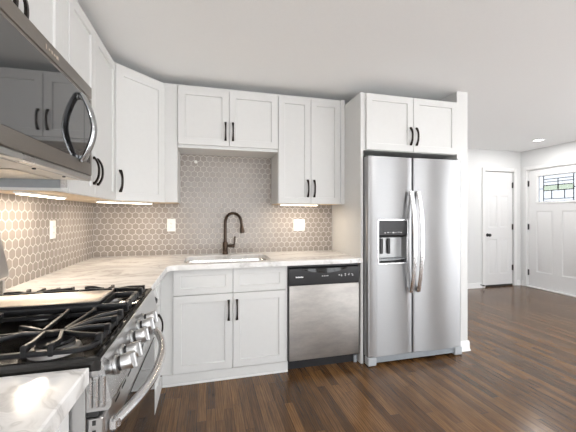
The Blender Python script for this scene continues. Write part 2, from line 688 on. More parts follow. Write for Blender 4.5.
def panel_mb(mb, M, x0, x1, z0, z1, t, raised=True):
    """recessed moulded panel drawn as concentric rings on a face at depth t (local y)"""
    mb.M = M
    r = lambda d, y: [(x0 + d, y, z0 + d), (x1 - d, y, z0 + d), (x1 - d, y, z1 - d), (x0 + d, y, z1 - d)]
    rings = [r(0, t), r(0.010, t - 0.007), r(0.022, t - 0.007)]
    if raised:
        rings += [r(0.045, t - 0.001)]
    mb.loft(rings, cap0=False)
    mb.M = Matrix.Identity(4)


def panelled_face(mb, M, W, H, t, panels):
    """door slab with rectangular recesses, W wide, H high, t thick; the face is cut on a grid"""
    mb.M = M
    xs = sorted({0, W} | {p[0] for p in panels} | {p[1] for p in panels})
    zs = sorted({0, H} | {p[2] for p in panels} | {p[3] for p in panels})
    for i in range(len(xs) - 1):
        for j in range(len(zs) - 1):
            cx, cz = (xs[i] + xs[i + 1]) / 2, (zs[j] + zs[j + 1]) / 2
            if any(p[0] < cx < p[1] and p[2] < cz < p[3] for p in panels):
                continue
            mb.F([mb.V((xs[i], t, zs[j])), mb.V((xs[i + 1], t, zs[j])), mb.V((xs[i + 1], t, zs[j + 1])), mb.V((xs[i], t, zs[j + 1]))])
    # back and edges
    q = lambda y: [mb.V((0, y, 0)), mb.V((W, y, 0)), mb.V((W, y, H)), mb.V((0, y, H))]
    a, b = q(0), q(t)
    mb.F(a)
    for i in range(4):
        j = (i + 1) % 4
        mb.F([a[i], a[j], b[j], b[i]])
    mb.M = Matrix.Identity(4)


def hinge(parent, M, z):
    mb = MB()
    mb.M = M
    mb.box(-0.013, 0.013, -0.002, 0.004, z - 0.05, z + 0.05)
    mb.lathe([(0.007, -0.052), (0.007, 0.052)], (0, 0.008, z), n=10)
    return mb.build('hinge', BLACKM, parent)


# door_1: the closet door in the far wall
cx0, cx1, ch = 5.765, 6.395, 2.06
Mc = frame_matrix((cx0, FY + 0.032, 0.035), (1, 0, 0))
d1 = MB()
Wd, Hd = cx1 - cx0, ch - 0.035
cp = []
for a, b in ((0.095, 0.285), (0.345, 0.535)):
    cp += [(a, b, 0.19, 0.82), (a, b, 1.03, 1.60), (a, b, 1.70, 1.93)]
panelled_face(d1, Mc, Wd, Hd, 0.022, cp)
for p in cp:
    panel_mb(d1, Mc, *p, 0.022)
door1 = tag(d1.build('door_1', DOORP), kind='structure')
kb = MB()
kb.lathe([(0.0, 0.0), (0.030, 0.0), (0.030, 0.006), (0.012, 0.010), (0.011, 0.030), (0.022, 0.036), (0.029, 0.048), (0.026, 0.062), (0.012, 0.070), (0, 0.070)],
         (cx0 + 0.065, FY + 0.010, 0.93), (0, -1, 0), 18)
kb.build('doorknob', BLACKM, door1)
for z in (0.33, 1.07, 1.83):
    hinge(door1, frame_matrix((cx1 - 0.004, FY + 0.004, 0), (1, 0, 0)), z)
# shade in the gap under the closet door, painted as a dark strip
box('gap_shade', DARKSLOT, door1, cx0, cx1, FY + 0.004, FY + 0.03, 0.0005, 0.032)


def casing(name, axis, c, d, l, h, top, w=0.062):
    mb = MB()
    t = 0.020

    def b(l_, h_, z0, z1):
        lo, hi = sorted((c, c + d * t))
        if axis == 'y':
            mb.box(l_, h_, lo, hi, z0, z1, 0.004)
        else:
            mb.box(lo, hi, l_, h_, z0, z1, 0.004)
    b(l - w, l, 0, top + w)
    b(h, h + w, 0, top + w)
    b(l, h, top, top + w)
    return tag(mb.build(name, TRIM), kind='structure')


casing('trim_1', 'y', FY, -1, cx0 - 0.008, cx1 + 0.014, ch + 0.012)
casing('trim_2', 'x', RX, -1, 0.307, 1.285, 2.095)

# door_2: the front door in the entry wall, a shallow leaded light at the top
fy0, fy1 = 0.320, 1.272                        # hinge side is at fy1
# local x runs from the hinge (large y) towards the latch: u = (0,-1,0) looks towards -x
Mf = frame_matrix((RX + 0.055, fy1, 0.022), (0, -1, 0))
Wf, Hf, tf = fy1 - fy0, 2.055, 0.045
gl = (0.160, 0.792, 1.49, 1.945)               # glass opening, door coordinates
fp = [(0.135, 0.405, 0.265, 1.335), (0.547, 0.817, 0.265, 1.335)]
d2 = MB()
panelled_face(d2, Mf, Wf, Hf, tf, fp + [gl])
for p in fp:
    panel_mb(d2, Mf, *p, tf)
d2.M = Mf
r = lambda e, y: [(gl[0] + e, y, gl[2] + e), (gl[1] - e, y, gl[2] + e), (gl[1] - e, y, gl[3] - e), (gl[0] + e, y, gl[3] - e)]
d2.loft([r(0, tf), r(0, 0.0)], cap0=False, cap1=False)
door2 = d2.build('door_2', DOORP)
# cut the back face away behind the light
bm = bmesh.new()
bm.from_mesh(door2.data)
bk = [f for f in bm.faces if len(f.verts) == 4 and f.calc_area() > 1.5]
bmesh.ops.delete(bm, geom=bk, context='FACES_ONLY')
xs = [0, gl[0], gl[1], Wf]
zs = [0, gl[2], gl[3], Hf]
for i in range(3):
    for j in range(3):
        if i == 1 and j == 1:
            continue
        bm.faces.new([bm.verts.new(Mf @ Vector(q)) for q in ((xs[i], 0, zs[j]), (xs[i], 0, zs[j + 1]), (xs[i + 1], 0, zs[j + 1]), (xs[i + 1], 0, zs[j]))])
bm.to_mesh(door2.data)
bm.free()
tag(door2, kind='structure')
# raised moulding round the light
fr = MB()
fr.M = Mf
o_, i_ = 0.030, 0.006
fr.loft([r(-o_, tf), r(-o_ + 0.006, tf + 0.010), r(-0.004, tf + 0.012), r(i_, tf + 0.003), r(i_, tf - 0.02)], cap0=False, cap1=False)
fr.build('glass_frame', TRIM, door2)
# leaded panes: coordinates inside the opening
gx0, gx1, gz0, gz1 = gl[0] + 0.006, gl[1] - 0.006, gl[2] + 0.006, gl[3] - 0.006
gw, gh = gx1 - gx0, gz1 - gz0
X = lambda f: gx0 + gw * f
Z = lambda f: gz0 + gh * f
lay = []
lay += [(0, .13, 0, .5, 0), (0, .13, .5, 1, 0), (.87, 1, 0, .5, 0), (.87, 1, .5, 1, 0)]
lay += [(.13, .87, 0, .10, 0), (.13, .87, .86, 1, 0)]
lay += [(.13, .34, .10, .42, 0), (.34, .66, .10, .42, 0), (.66, .87, .10, .42, 0)]
lay += [(.13, .5, .42, .62, 1), (.5, .87, .42, .62, 1)]
lay += [(.13, .5, .62, .75, 0), (.5, .87, .62, .75, 0), (.13, .5, .75, .86, 0), (.5, .87, .75, .86, 0)]
for a, b_, c_, d_, k in lay:
    pb = MB()
    pb.M = Mf
    pb.F([pb.V((X(a), 0.024, Z(c_))), pb.V((X(b_), 0.024, Z(c_))), pb.V((X(b_), 0.024, Z(d_))), pb.V((X(a), 0.024, Z(d_)))])
    pb.build('glass_pane', PANE_GREEN if k else PANE_CLEAR, door2)
cm_ = MB()
cm_.M = Mf
for a, b_, c_, d_, k in lay:
    w = 0.0045 if not k else 0.0075
    for (p0, p1, q0, q1) in ((X(a) - w, X(a) + w, Z(c_), Z(d_)), (X(b_) - w, X(b_) + w, Z(c_), Z(d_)),
                             (X(a), X(b_), Z(c_) - w, Z(c_) + w), (X(a), X(b_), Z(d_) - w, Z(d_) + w)):
        cm_.box(p0, p1, 0.021, 0.029, q0, q1)
cm_.build('leading', CAME, door2)
for z in (0.26, 1.075, 1.85):
    hinge(door2, frame_matrix((RX + 0.004, fy1 - 0.004, 0), (0, -1, 0)), z)
kb = MB()
kb.lathe([(0.0, 0.0), (0.030, 0.0), (0.030, 0.006), (0.012, 0.010), (0.011, 0.030), (0.022, 0.036), (0.029, 0.048), (0.026, 0.062), (0.012, 0.070), (0, 0.070)],
         (RX + 0.010, fy0 + 0.07, 0.95), (-1, 0, 0), 18)
kb.build('doorknob', BLACKM, door2)
# jamb and sill filling the wall opening round the front door
jb = MB()
jb.box(RX + 0.0, RX + 0.10, 1.274, 1.285, 0, 2.095)
jb.box(RX + 0.0, RX + 0.10, 0.307, 0.318, 0, 2.095)
jb.box(RX + 0.0, RX + 0.10, 0.318, 1.274, 2.083, 2.095)
jb.box(RX + 0.0565, RX + 0.075, 1.255, 1.274, 0.02, 2.083)
jb.box(RX + 0.0565, RX + 0.075, 0.318, 0.337, 0.02, 2.083)
jb.box(RX + 0.0565, RX + 0.075, 0.337, 1.255, 2.062, 2.083)
tag(jb.build('trim_3', TRIM), kind='structure')
struct('trim_4', TRIM, RX - 0.035, RX + 0.10, 0.318, 1.274, 0.0, 0.020, bev=0.004)

ds = thing('door_stop', (5.655, FY - 0.014, 0.055), 'small black tipped door stop on the baseboard left of the narrow closet door', 'door stop')
MB().tube([(5.655, FY - 0.014, 0.055), (5.655, FY - 0.075, 0.055)], 0.007, 8).build('rod', BLACKM, ds)
MB().lathe([(0, 0), (0.012, 0), (0.012, 0.018), (0.008, 0.024), (0, 0.024)], (5.655, FY - 0.073, 0.055), (0, -1, 0), 12).build('tip', BLACKM, ds)

# ------------------------------------------------------------------ recessed ceiling lamps


def make_downlight(x, y, label, power=7):
    t = thing('recessed_light', (x, y, CH), label, 'ceiling light', 'recessed ceiling lights')
    MB().lathe([(0.062, -0.001), (0.086, -0.001), (0.088, -0.005), (0.080, -0.010), (0.064, -0.008)], (x, y, CH), n=32, cap=False).build('trim_ring', TRIM, t)
    MB().lathe([(0.0, -0.0035), (0.063, -0.0035), (0.063, -0.0065), (0.0, -0.0065)], (x, y, CH), n=32).build('lens', DOWNL, t)
    d = bpy.data.lights.new('lamp_glow', 'AREA')
    d.shape = 'DISK'
    d.size, d.energy, d.color = 0.13, power, (1, 0.98, 0.96)
    o = bpy.data.objects.new('lamp_glow', d)
    COL.objects.link(o)
    o.parent = t
    o.location = (0, 0, -0.012)
    return t


make_downlight(5.95, 0.62, 'lit round recessed light in the ceiling before the front door', 13)
for lx, ly in ((1.35, -2.75), (2.9, -2.30), (4.9, -1.9), (1.55, -4.0), (4.9, -4.0)):  # unseen fill lights, added in the form of the entry downlight
    make_downlight(lx, ly, 'added fill light shaped as a round recessed ceiling light, out of view')

# ------------------------------------------------------------------ cabinet pieces


def shaker(parent, M, W, H, name='door', stile=0.058, t=0.019, mat=None, panel=True):
    mb = MB()
    mb.M = M
    q = lambda d, y: [(d, y, d), (W - d, y, d), (W - d, y, H - d), (d, y, H - d)]
    rings = [q(0, 0.001), q(0, t - 0.002), q(0.002, t)]
    if panel:
        rings += [q(stile, t), q(stile + 0.003, t - 0.009)]
    mb.loft(rings)
    return mb.build(name, mat or CAB, parent)


def pull(parent, M, L=0.158, vertical=True):
    """bowed strap pull with flared feet, M at its centre: local y outward"""
    mb = MB()
    mb.M = M
    n = 14
    rings = []
    for i in range(n + 1):
        s_ = -1 + 2 * i / n
        y = 0.027 * (1 - abs(s_) ** 2.4) + 0.004
        w = 0.0062 + 0.0036 * abs(s_) ** 3
        th = 0.0050
        a = s_ * L / 2
        dy = -2.4 * 0.027 * abs(s_) ** 1.4 * (1 if s_ > 0 else -1)
        nrm = Vector((0, L / 2, -dy)).normalized()
        c = Vector((0, y, a))
        ring = [c + Vector((-w, 0, 0)) - nrm * th, c + Vector((w, 0, 0)) - nrm * th, c + Vector((w, 0, 0)) + nrm * th, c + Vector((-w, 0, 0)) + nrm * th]
        if not vertical:
            ring = [Vector((p.z, p.y, p.x)) for p in ring]
        rings.append(ring)
    mb.loft(rings)
    for sgn in (-1, 1):
        a, b = (0, sgn * (L / 2 - 0.006))
        if not vertical:
            a, b = b, 0
        mb.box(a - 0.008, a + 0.008, -0.0005, 0.008, b - 0.008, b + 0.008, 0.002)
    return mb.build('handle', BRONZE, parent)


def T(x, y, z):
    return Matrix.Translation((x, y, z))


GW = 'white shaker wall cabinets'
GB = 'white shaker base cabinets'

# over-sink wall cabinet (short)
FYW = -0.310                                     # front of the wall cabinet boxes, back wall
c = thing('wall_cabinet', (1.17, -0.15, 1.875), 'short white wall cabinet with two doors hanging above the sink', 'cabinet', GW)
box('carcass', CAB, c, 0.737, 1.602, FYW, -0.009, 1.868, 2.390)
MB().box(0.737, 1.602, FYW - 0.010, -0.009, 1.855, 1.8675).build('bottom_panel', CAB, c)
Mx = frame_matrix((0.739, FYW, 1.884), (1, 0, 0))
shaker(c, Mx, 0.424, 0.482)
pull(c, Mx @ T(0.424 - 0.030, 0.019, 0.128))
Mx = frame_matrix((1.167, FYW, 1.884), (1, 0, 0))
shaker(c, Mx, 0.433, 0.482)
pull(c, Mx @ T(0.030, 0.019, 0.128))

# tall wall cabinet right of the sink
c = thing('wall_cabinet', (1.92, -0.15, 1.38), 'tall white wall cabinet with two narrow doors left of the refrigerator cabinet', 'cabinet', GW)
box('carcass', CAB, c, 1.604, 2.2605, FYW, -0.009, 1.392, 2.390)
box('filler', CAB, c, 2.2195, 2.2605, FYW - 0.017, FYW, 1.389, 2.390)
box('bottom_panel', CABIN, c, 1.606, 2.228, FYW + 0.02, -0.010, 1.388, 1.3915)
for x0, w, hx in ((1.607, 0.309, 0.309 - 0.030), (1.919, 0.297, 0.030)):
    Mx = frame_matrix((x0, FYW, 1.389), (1, 0, 0))
    shaker(c, Mx, w, 0.977)
    pull(c, Mx @ T(hx, 0.019, 0.142))

# diagonal corner wall cabinet
c = thing('wall_cabinet', (0.3, -0.3, 1.38), 'white corner wall cabinet with one diagonal door', 'cabinet', GW)
LX = 0.322
poly = [(0.009, -0.009), (0.735, -0.009), (0.735, FYW), (0.622, FYW), (LX, -0.610), (0.009, -0.610)]
MB().prism(poly, 2, 1.392, 2.390).build('carcass', CAB, c)
ip = [(0.012, -0.012), (0.732, -0.012), (0.732, FYW + .02), (0.610, FYW + .02), (LX - .015, -0.590), (0.012, -0.590)]
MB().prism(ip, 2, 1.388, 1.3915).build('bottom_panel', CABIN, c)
a, b_ = Vector((LX + 0.004, -0.608)), Vector((0.622, FYW))
u = (b_ - a).normalized()
Md = frame_matrix((a.x + u.x * 0.004, a.y + u.y * 0.004, 1.389), (u.x, u.y, 0))
Ld = (b_ - a).length - 0.002
shaker(c, Md, Ld, 0.977, stile=0.06)
pull(c, Md @ T(0.030, 0.019, 0.142))

# left-wall tall cabinet, doors face the room (+x): local x runs along +y
c = thing('wall_cabinet', (0.16, -1.05, 1.38), 'tall white wall cabinet with two doors between the microwave and the corner cabinet', 'cabinet', GW)
box('carcass', CAB, c, 0.009, LX, -1.484, -0.612, 1.392, 2.390)
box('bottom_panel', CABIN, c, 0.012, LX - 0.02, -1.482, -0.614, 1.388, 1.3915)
box('filler', CAB, c, LX, LX + 0.016, -1.4835, -1.410, 1.389, 2.390)
Mx = frame_matrix((LX, -1.406, 1.389), (0, 1, 0))
shaker(c, Mx, 0.355, 0.977)
pull(c, Mx @ T(0.355 - 0.030, 0.019, 0.150))
Mx = frame_matrix((LX, -1.047, 1.389), (0, 1, 0))
shaker(c, Mx, 0.426, 0.977)
pull(c, Mx @ T(0.030, 0.019, 0.150))

# cabinet above the microwave
c = thing('wall_cabinet', (0.16, -1.87, 1.87), 'short white wall cabinet with two doors directly above the microwave', 'cabinet', GW)
box('carcass', CAB, c, 0.009, LX, -2.250, -1.488, 1.872, 2.390)
Mx = frame_matrix((LX, -2.247, 1.876), (0, 1, 0))
shaker(c, Mx, 0.376, 0.490)
pull(c, Mx @ T(0.376 - 0.030, 0.019, 0.11))
Mx = frame_matrix((LX, -1.868, 1.876), (0, 1, 0))
shaker(c, Mx, 0.378, 0.490)
pull(c, Mx @ T(0.030, 0.019, 0.11))

# cabinet above the refrigerator and the full-height end panel
FYF = -0.643
c = thing('wall_cabinet', (2.73, -0.31, 1.85), 'deep white cabinet with two doors above the refrigerator', 'cabinet', GW)
box('carcass', CAB, c, 2.288, 3.256, FYF, -0.009, 1.848, 2.345)
for x0, w, hx in ((2.310, 0.465, 0.465 - 0.028), (2.779, 0.472, 0.028)):
    Mx = frame_matrix((x0, FYF, 1.852), (1, 0, 0))
    shaker(c, Mx, w, 0.488)
    pull(c, Mx @ T(hx, 0.019, 0.138))
p = box('end_panel', CAB, None, 2.262, 2.286, -0.648, -0.009, 0.0, 2.345)
tag(p, 'full height white end panel between the dishwasher and the refrigerator', 'panel')

# base cabinet under the sink
FB = -0.612
c = thing('base_cabinet', (1.16, -0.3, 0), 'white sink base cabinet with two doors and two false drawer fronts', 'cabinet', GB)
cb = MB()
cb.box(0.6405, 0.70, FB, FB + 0.02, 0.085, 0.874)        # filler side
cb.box(1.588, 1.617, FB, -0.012, 0.085, 0.874)
cb.box(0.70, 1.588, FB, FB + 0.018, 0.085, 0.874)
cb.box(0.70, 1.588, FB + 0.018, -0.012, 0.085, 0.10)
cb.build('carcass', CAB, c)
box('toe_board', CAB, c, 0.6535, 1.617, FB - 0.012, FB + 0.002, 0.0, 0.0845)
box('base_moulding', TRIM, c, 0.6535, 1.617, FB - 0.020, FB - 0.0125, 0.0, 0.018, bev=0.003)
for x0, w, hx in ((0.731, 0.439, 0.439 - 0.030), (1.174, 0.428, 0.030)):
    Mx = frame_matrix((x0, FB, 0.088), (1, 0, 0))
    shaker(c, Mx, w, 0.584)
    pull(c, Mx @ T(hx, 0.019, 0.455))
    Mx = frame_matrix((x0, FB, 0.678), (1, 0, 0))
    shaker(c, Mx, w, 0.192, name='drawer_front', stile=0.05)

# base cabinet between the range and the corner: drawer over door, facing +x
c = thing('base_cabinet', (0.33, -1.05, 0), 'white corner base cabinet beyond the range, its fronts seen edge on', 'cabinet', GB)
XB = 0.640
box('carcass', CAB, c, 0.012, XB, -1.484, -0.012, 0.085, 0.874)
box('toe_board', CAB, c, 0.012, XB + 0.012, -1.484, FB - 0.0125, 0.0, 0.0845)
Mx = frame_matrix((XB, -1.480, 0.088), (0, 1, 0))
shaker(c, Mx, 0.66, 0.584)
pull(c, Mx @ T(0.60, 0.019, 0.455))
Mx = frame_matrix((XB, -1.480, 0.678), (0, 1, 0))
dr = shaker(c, Mx, 0.66, 0.192, name='drawer', stile=0.05)
pull(dr, Mx @ T(0.33, 0.019, 0.10), vertical=False)

# base cabinet in front of the range (bottom left of the view)
c = thing('base_cabinet', (0.33, -2.6, 0), 'white base cabinet under the near marble counter beside the range', 'cabinet', GB)
box('carcass', CAB, c, 0.012, XB, -2.90, -2.262, 0.085, 0.874)
box('toe_board', CAB, c, 0.012, XB + 0.004, -2.90, -2.262, 0.0, 0.0845)
Mx = frame_matrix((XB, -2.897, 0.088), (0, 1, 0))
shaker(c, Mx, 0.632, 0.584)
pull(c, Mx @ T(0.03, 0.019, 0.455))
Mx = frame_matrix((XB, -2.897, 0.678), (0, 1, 0))
dr = shaker(c, Mx, 0.632, 0.192, name='drawer', stile=0.05)
pull(dr, Mx @ T(0.316, 0.019, 0.10), vertical=False)

# ------------------------------------------------------------------ worktops


def slab(name, outer, hole, z0, z1, mat):
    bm_ = bmesh.new()

    def loop(pts):
        vs = [bm_.verts.new((x, y, z0)) for x, y in pts]
        return [bm_.edges.new((vs[i], vs[(i + 1) % len(vs)])) for i in range(len(vs))]
    e = loop(outer)
    if hole:
        e += loop(hole)
    bmesh.ops.triangle_fill(bm_, edges=e, use_beauty=True)
    fs = bm_.faces[:]
    if hole:                                     # drop anything filled inside the hole
        hx = [p[0] for p in hole]; hy = [p[1] for p in hole]
        inside = [f for f in fs if min(hx) + .03 < f.calc_center_median().x < max(hx) - .03 and min(hy) + .03 < f.calc_center_median().y < max(hy) - .03]
        if inside:
            bmesh.ops.delete(bm_, geom=inside, context='FACES')
    ex = bmesh.ops.extrude_face_region(bm_, geom=bm_.faces[:])
    bmesh.ops.translate(bm_, verts=[v for v in ex['geom'] if isinstance(v, bmesh.types.BMVert)], vec=(0, 0, z1 - z0))
    bmesh.ops.recalc_face_normals(bm_, faces=bm_.faces[:])
    edge = [e_ for e_ in bm_.edges if len(e_.link_faces) == 2 and abs(e_.verts[0].co.z - e_.verts[1].co.z) < 1e-6
            and e_.verts[0].co.z > z1 - 1e-4 and e_.calc_face_angle(0) > 1.0]
    bmesh.ops.bevel(bm_, geom=edge, offset=0.004, segments=2, affect='EDGES', profile=0.5)
    me = bpy.data.meshes.new(name)
    bm_.to_mesh(me)
    bm_.free()
    me.materials.append(mat)
    o = bpy.data.objects.new(name, me)
    COL.objects.link(o)
    return o


RC = 0.07
arc = [(0.70 + RC - RC * math.cos(t_), -0.682 - RC + RC * math.sin(t_)) for t_ in [PI / 2 * k / 6 for k in range(7)]]
outer = [(0.009, -1.486), (0.70, -1.486)] + arc + [(2.2605, -0.682), (2.2605, -0.009), (0.009, -0.009)]
SKX0, SKX1, SKY0, SKY1 = 0.80, 1.50, -0.585, -0.17
hole = rrect(SKX0, SKX1, SKY0, SKY1, 0.06)
tag(slab('countertop', outer, hole, 0.876, 0.915, MARBLE), 'large L shaped veined marble countertop running round the corner to the sink', 'countertop', 'marble countertops')
tag(slab('countertop', [(0.009, -2.92), (0.70, -2.92), (0.70, -2.262), (0.009, -2.262)], None, 0.876, 0.915, MARBLE),
    'short veined marble countertop piece on the near side of the range', 'countertop', 'marble countertops')

# sink
s = thing('sink', (1.15, -0.38, 0.68), 'stainless undermount sink bowl set in the marble counter', 'sink')
sb = MB()
sb.smooth = True


def sring(d, z, r_):
    return [(x, y, z) for x, y in rrect(SKX0 - 0.010 + d, SKX1 + 0.010 - d, SKY0 - 0.010 + d, SKY1 + 0.010 - d, r_)]


sb.loft([sring(-0.012, 0.8735, 0.07), sring(0.004, 0.8735, 0.06), sring(0.008, 0.86, 0.06), sring(0.018, 0.72, 0.06), sring(0.05, 0.695, 0.05), sring(0.12, 0.690, 0.04)], cap0=False)
sb.build('bowl', SINKM, s)
MB().lathe([(0.0, 0.0005), (0.042, 0.0005), (0.045, 0.004), (0.036, 0.006), (0.030, 0.002), (0, 0.002)], (1.15, -0.36, 0.6905), n=20).build('drain', CHROME, s)

# faucet
fx, fyy = 1.145, -0.085
f = thing('faucet', (fx, fyy, 0.915), 'dark bronze gooseneck kitchen faucet with side lever behind the sink', 'faucet')
MB().lathe([(0, 0), (0.028, 0), (0.028, 0.008), (0.024, 0.014), (0.022, 0.022), (0.0235, 0.03), (0.0235, 0.10), (0.020, 0.112), (0.014, 0.118), (0, 0.118)], (fx, fyy, 0.9155), n=20).build('body', FAUC, f)
ang = math.radians(-36)
dx, dy = math.cos(ang), math.sin(ang)
rad = 0.086
zc = 1.215
path = [(fx, fyy, 1.03), (fx, fyy, 1.12)]
for k in range(13):
    t_ = PI - PI * 0.97 * k / 12
    e_ = rad + rad * math.cos(t_)
    path.append((fx + dx * e_, fyy + dy * e_, zc + rad * math.sin(t_)))
ex, ey, ez = path[-1]
MB().tube(path, 0.0135, 14).build('spout', FAUC, f)
hd = MB()
hd.lathe([(0, 0.004), (0.012, 0.004), (0.013, -0.010), (0.012, -0.03), (0.017, -0.05), (0.022, -0.085), (0.021, -0.105), (0.014, -0.108), (0, -0.108)],
         (ex, ey, ez), (-dx * .12, -dy * .12, 1), 16)
hd.build('spray_head', FAUC, f)
lv = MB()
lv.tube([(fx + 0.018, fyy, 0.990), (fx + 0.070, fyy - 0.004, 0.990)], 0.014, 12)
lv.lathe([(0, 0), (0.018, 0), (0.018, 0.020), (0, 0.020)], (fx + 0.066, fyy - 0.004, 0.990), (1, 0, 0), 14)
lv.tube([(fx + 0.082, fyy - 0.004, 0.990), (fx + 0.086, fyy - 0.004, 1.03), (fx + 0.089, fyy - 0.004, 1.080)], [0.0085, 0.0065, 0.0085], 10)
lv.build('lever', FAUC, f)

# ------------------------------------------------------------------ dishwasher
d = thing('dishwasher', (1.93, -0.32, 0), 'stainless steel dishwasher with black control panel right of the sink cabinet', 'dishwasher')
DX0, DX1, DF = 1.626, 2.245, -0.645
box('tub', DKGREY, d, DX0 - 0.006, DX1 + 0.003, -0.612, -0.05, 0.10, 0.868)
MB().prism([(DF, 0.094), (DF + 0.004, 0.088), (-0.613, 0.088), (-0.613, 0.702), (DF + 0.003, 0.702), (DF, 0.698)], 0, DX0, DX1).build('door', STEEL_D, d)
cpn = MB()
cpn.prism([(DF, 0.705), (-0.613, 0.705), (-0.613, 0.852), (DF + 0.010, 0.852), (DF - 0.004, 0.842), (DF - 0.006, 0.79)], 0, DX0, DX1)
cpn.build('control_panel', BLKPLAST, d)
# pocket handle lip: a bowed scoop across the panel
lip = MB()
rings = []
for i in range(17):
    q = -1 + 2 * i / 16
    xx = (DX0 + DX1) / 2 + q * 0.20
    dp = 0.055 * (1 - q * q)
    zz = 0.838 - 0.030 * (1 - abs(q) ** 2)
    rings.append([(xx, DF - 0.003, 0.842), (xx, DF - 0.008 - dp * .35, 0.842), (xx, DF - 0.010 - dp * .45, zz - 0.002), (xx, DF - 0.003, zz - 0.006)])
lip.loft(rings)
lip.build('handle', ENAMEL, d)
box('vent_strip', BLKPLAST, d, DX0, DX1, DF + 0.012, -0.613, 0.8535, 0.868)
Mp = frame_matrix((0, DF - 0.0065, 0), (1, 0, 0))


def mark(*a):
    m_ = MB()
    m_.M = Mp
    m_.box(*a)
    return m_.build('printed_mark', MARK, d)


wd = MB()                                        # illegible maker's word, as small joined strokes
wd.M = Mp
outl = [(1.678, 0.769)]
for i in range(9):
    outl.append((1.678 + i * 0.0072 + 0.0052, 0.769))
top = []
for i in range(9):
    h_ = 0.780 if i % 3 == 0 else 0.7775
    top += [(1.678 + i * 0.0072, h_), (1.678 + i * 0.0072 + 0.0052, h_), (1.678 + i * 0.0072 + 0.0056, 0.7745), (1.678 + i * 0.0072 + 0.0068, 0.7745)]
pl_ = outl + top[::-1]
wd.loft([[(x, 0.0, z) for x, z in pl_], [(x, 0.0016, z) for x, z in pl_]])
wd.build('printed_word', MARK, d)
for i in range(4):
    mark(1.905 + i * 0.016, 1.913 + i * 0.016, 0, 0.0016, 0.772, 0.778)
for xx, zz, w, h in ((2.055, .774, .012, .006), (2.076, .766, .010, .006), (2.079, .777, .006, .004), (2.110, .783, .012, .004),
                     (2.114, .766, .004, .012), (2.144, .773, .008, .006), (2.150, .783, .005, .004), (2.174, .779, .008, .005), (2.179, .767, .010, .006)):
    mark(xx, xx + w, 0, 0.0016, zz, zz + h)
box('toe_panel', BLKPLAST, d, DX0 - 0.004, DX1, -0.590, -0.565, 0.0, 0.0995)
box('foot', GREYPL, d, DX1 - 0.028, DX1, -0.610, -0.592, 0.0, 0.06)

# ------------------------------------------------------------------ refrigerator
r_ = thing('refrigerator', (2.72, -0.37, 0), 'stainless side by side refrigerator with ice and water dispenser', 'refrigerator')
RX0, RX1, RF, RB = 2.292, 3.246, -0.728, -0.652
box('cabinet', DKGREY, r_, RX0 + 0.004, RX1 - 0.004, RB + 0.004, -0.04, 0.02, 1.755)


def fridge_door(x0, x1, z0, z1, cut=None):
    """door with rounded edges and a slight bow, optional dispenser opening (x0,x1,z0,z1) recessed"""
    mb = MB()
    mb.smooth = True
    prof = []
    R = 0.016
    n = 12
    bow = 0.011
    W = x1 - x0
    prof.append((x0, RB))
    for k in range(5):
        a = PI / 2 * k / 4
        prof.append((x0 + R - R * math.cos(a), RF + bow + R - R * math.sin(a)))
    for k in range(1, n):
        s2 = k / n
        xx = x0 + R + (W - 2 * R) * s2
        prof.append((xx, RF + bow - bow * (1 - (2 * s2 - 1) ** 2)))
    for k in range(5):
        a = PI / 2 * (1 - k / 4)
        prof.append((x1 - R + R * math.cos(a), RF + bow + R - R * math.sin(a)))
    prof.append((x1, RB))
    if cut is None:
        mb.loft([[(x, y, z) for x, y in prof] for z in (z0, z1)])
    else:
        cx0_, cx1_, cz0, cz1 = cut
        # insert the cut's edges in the profile
        def yat(x):
            s2 = (x - x0 - R) / (W - 2 * R)
            return RF + bow - bow * (1 - (2 * s2 - 1) ** 2)
        pr = [p for p in prof if not (cx0_ - 1e-4 < p[0] < cx1_ + 1e-4 and p[1] < RB - 0.03)]
        i0 = max(i for i, p in enumerate(pr) if p[0] < cx0_)
        left, right = pr[:i0 + 1] + [(cx0_, yat(cx0_))], [(cx1_, yat(cx1_))] + pr[i0 + 1:]
        for za, zb in ((z0, cz0), (cz1, z1)):
            full = left + right
            mb.loft([[(x, y, z) for x, y in full] for z in (za, zb)])
        for half in (left + [(cx0_, RB)], [(cx1_, RB)] + right):
            mb.loft([[(x, y, z) for x, y in half] for z in (cz0, cz1)], cap0=False, cap1=False)
        mb.smooth = False
        mb.F([mb.V((cx0_, RB - 0.004, cz0)), mb.V((cx1_, RB - 0.004, cz0)), mb.V((cx1_, RB - 0.004, cz1)), mb.V((cx0_, RB - 0.004, cz1))])
    return mb.build('door', STEEL_H, r_)


ZB, ZT = 0.078, 1.785
SPL = 2.730
CUT = (2.386, 2.668, 0.870, 1.240)
fd1 = fridge_door(RX0, SPL - 0.004, ZB, ZT, CUT)
fd2 = fridge_door(SPL + 0.004, RX1, ZB, ZT)


def bow_handle(x, par):
    mb = MB()
    n = 20
    z0, z1 = 0.612, 1.492
    rings = []
    for i in range(n + 1):
        q = -1 + 2 * i / n
        y = RF - 0.020 - 0.052 * (1 - abs(q) ** 2.2)
        z = (z0 + z1) / 2 + q * (z1 - z0) / 2
        ring = []
        for k in range(12):
            a = 2 * PI * k / 12
            ring.append((x + 0.021 * math.cos(a), y + 0.011 * math.sin(a), z))
        rings.append(ring)
    mb.loft(rings, smooth=True)
    for z in (z0 + 0.022, z1 - 0.022):
        mb.box(x - 0.011, x + 0.011, RF - 0.026, RF + 0.012, z - 0.02, z + 0.02, 0.004)
    return mb.build('handle', CHROME, par)


bow_handle(SPL - 0.036, fd1)
bow_handle(SPL + 0.036, fd2)
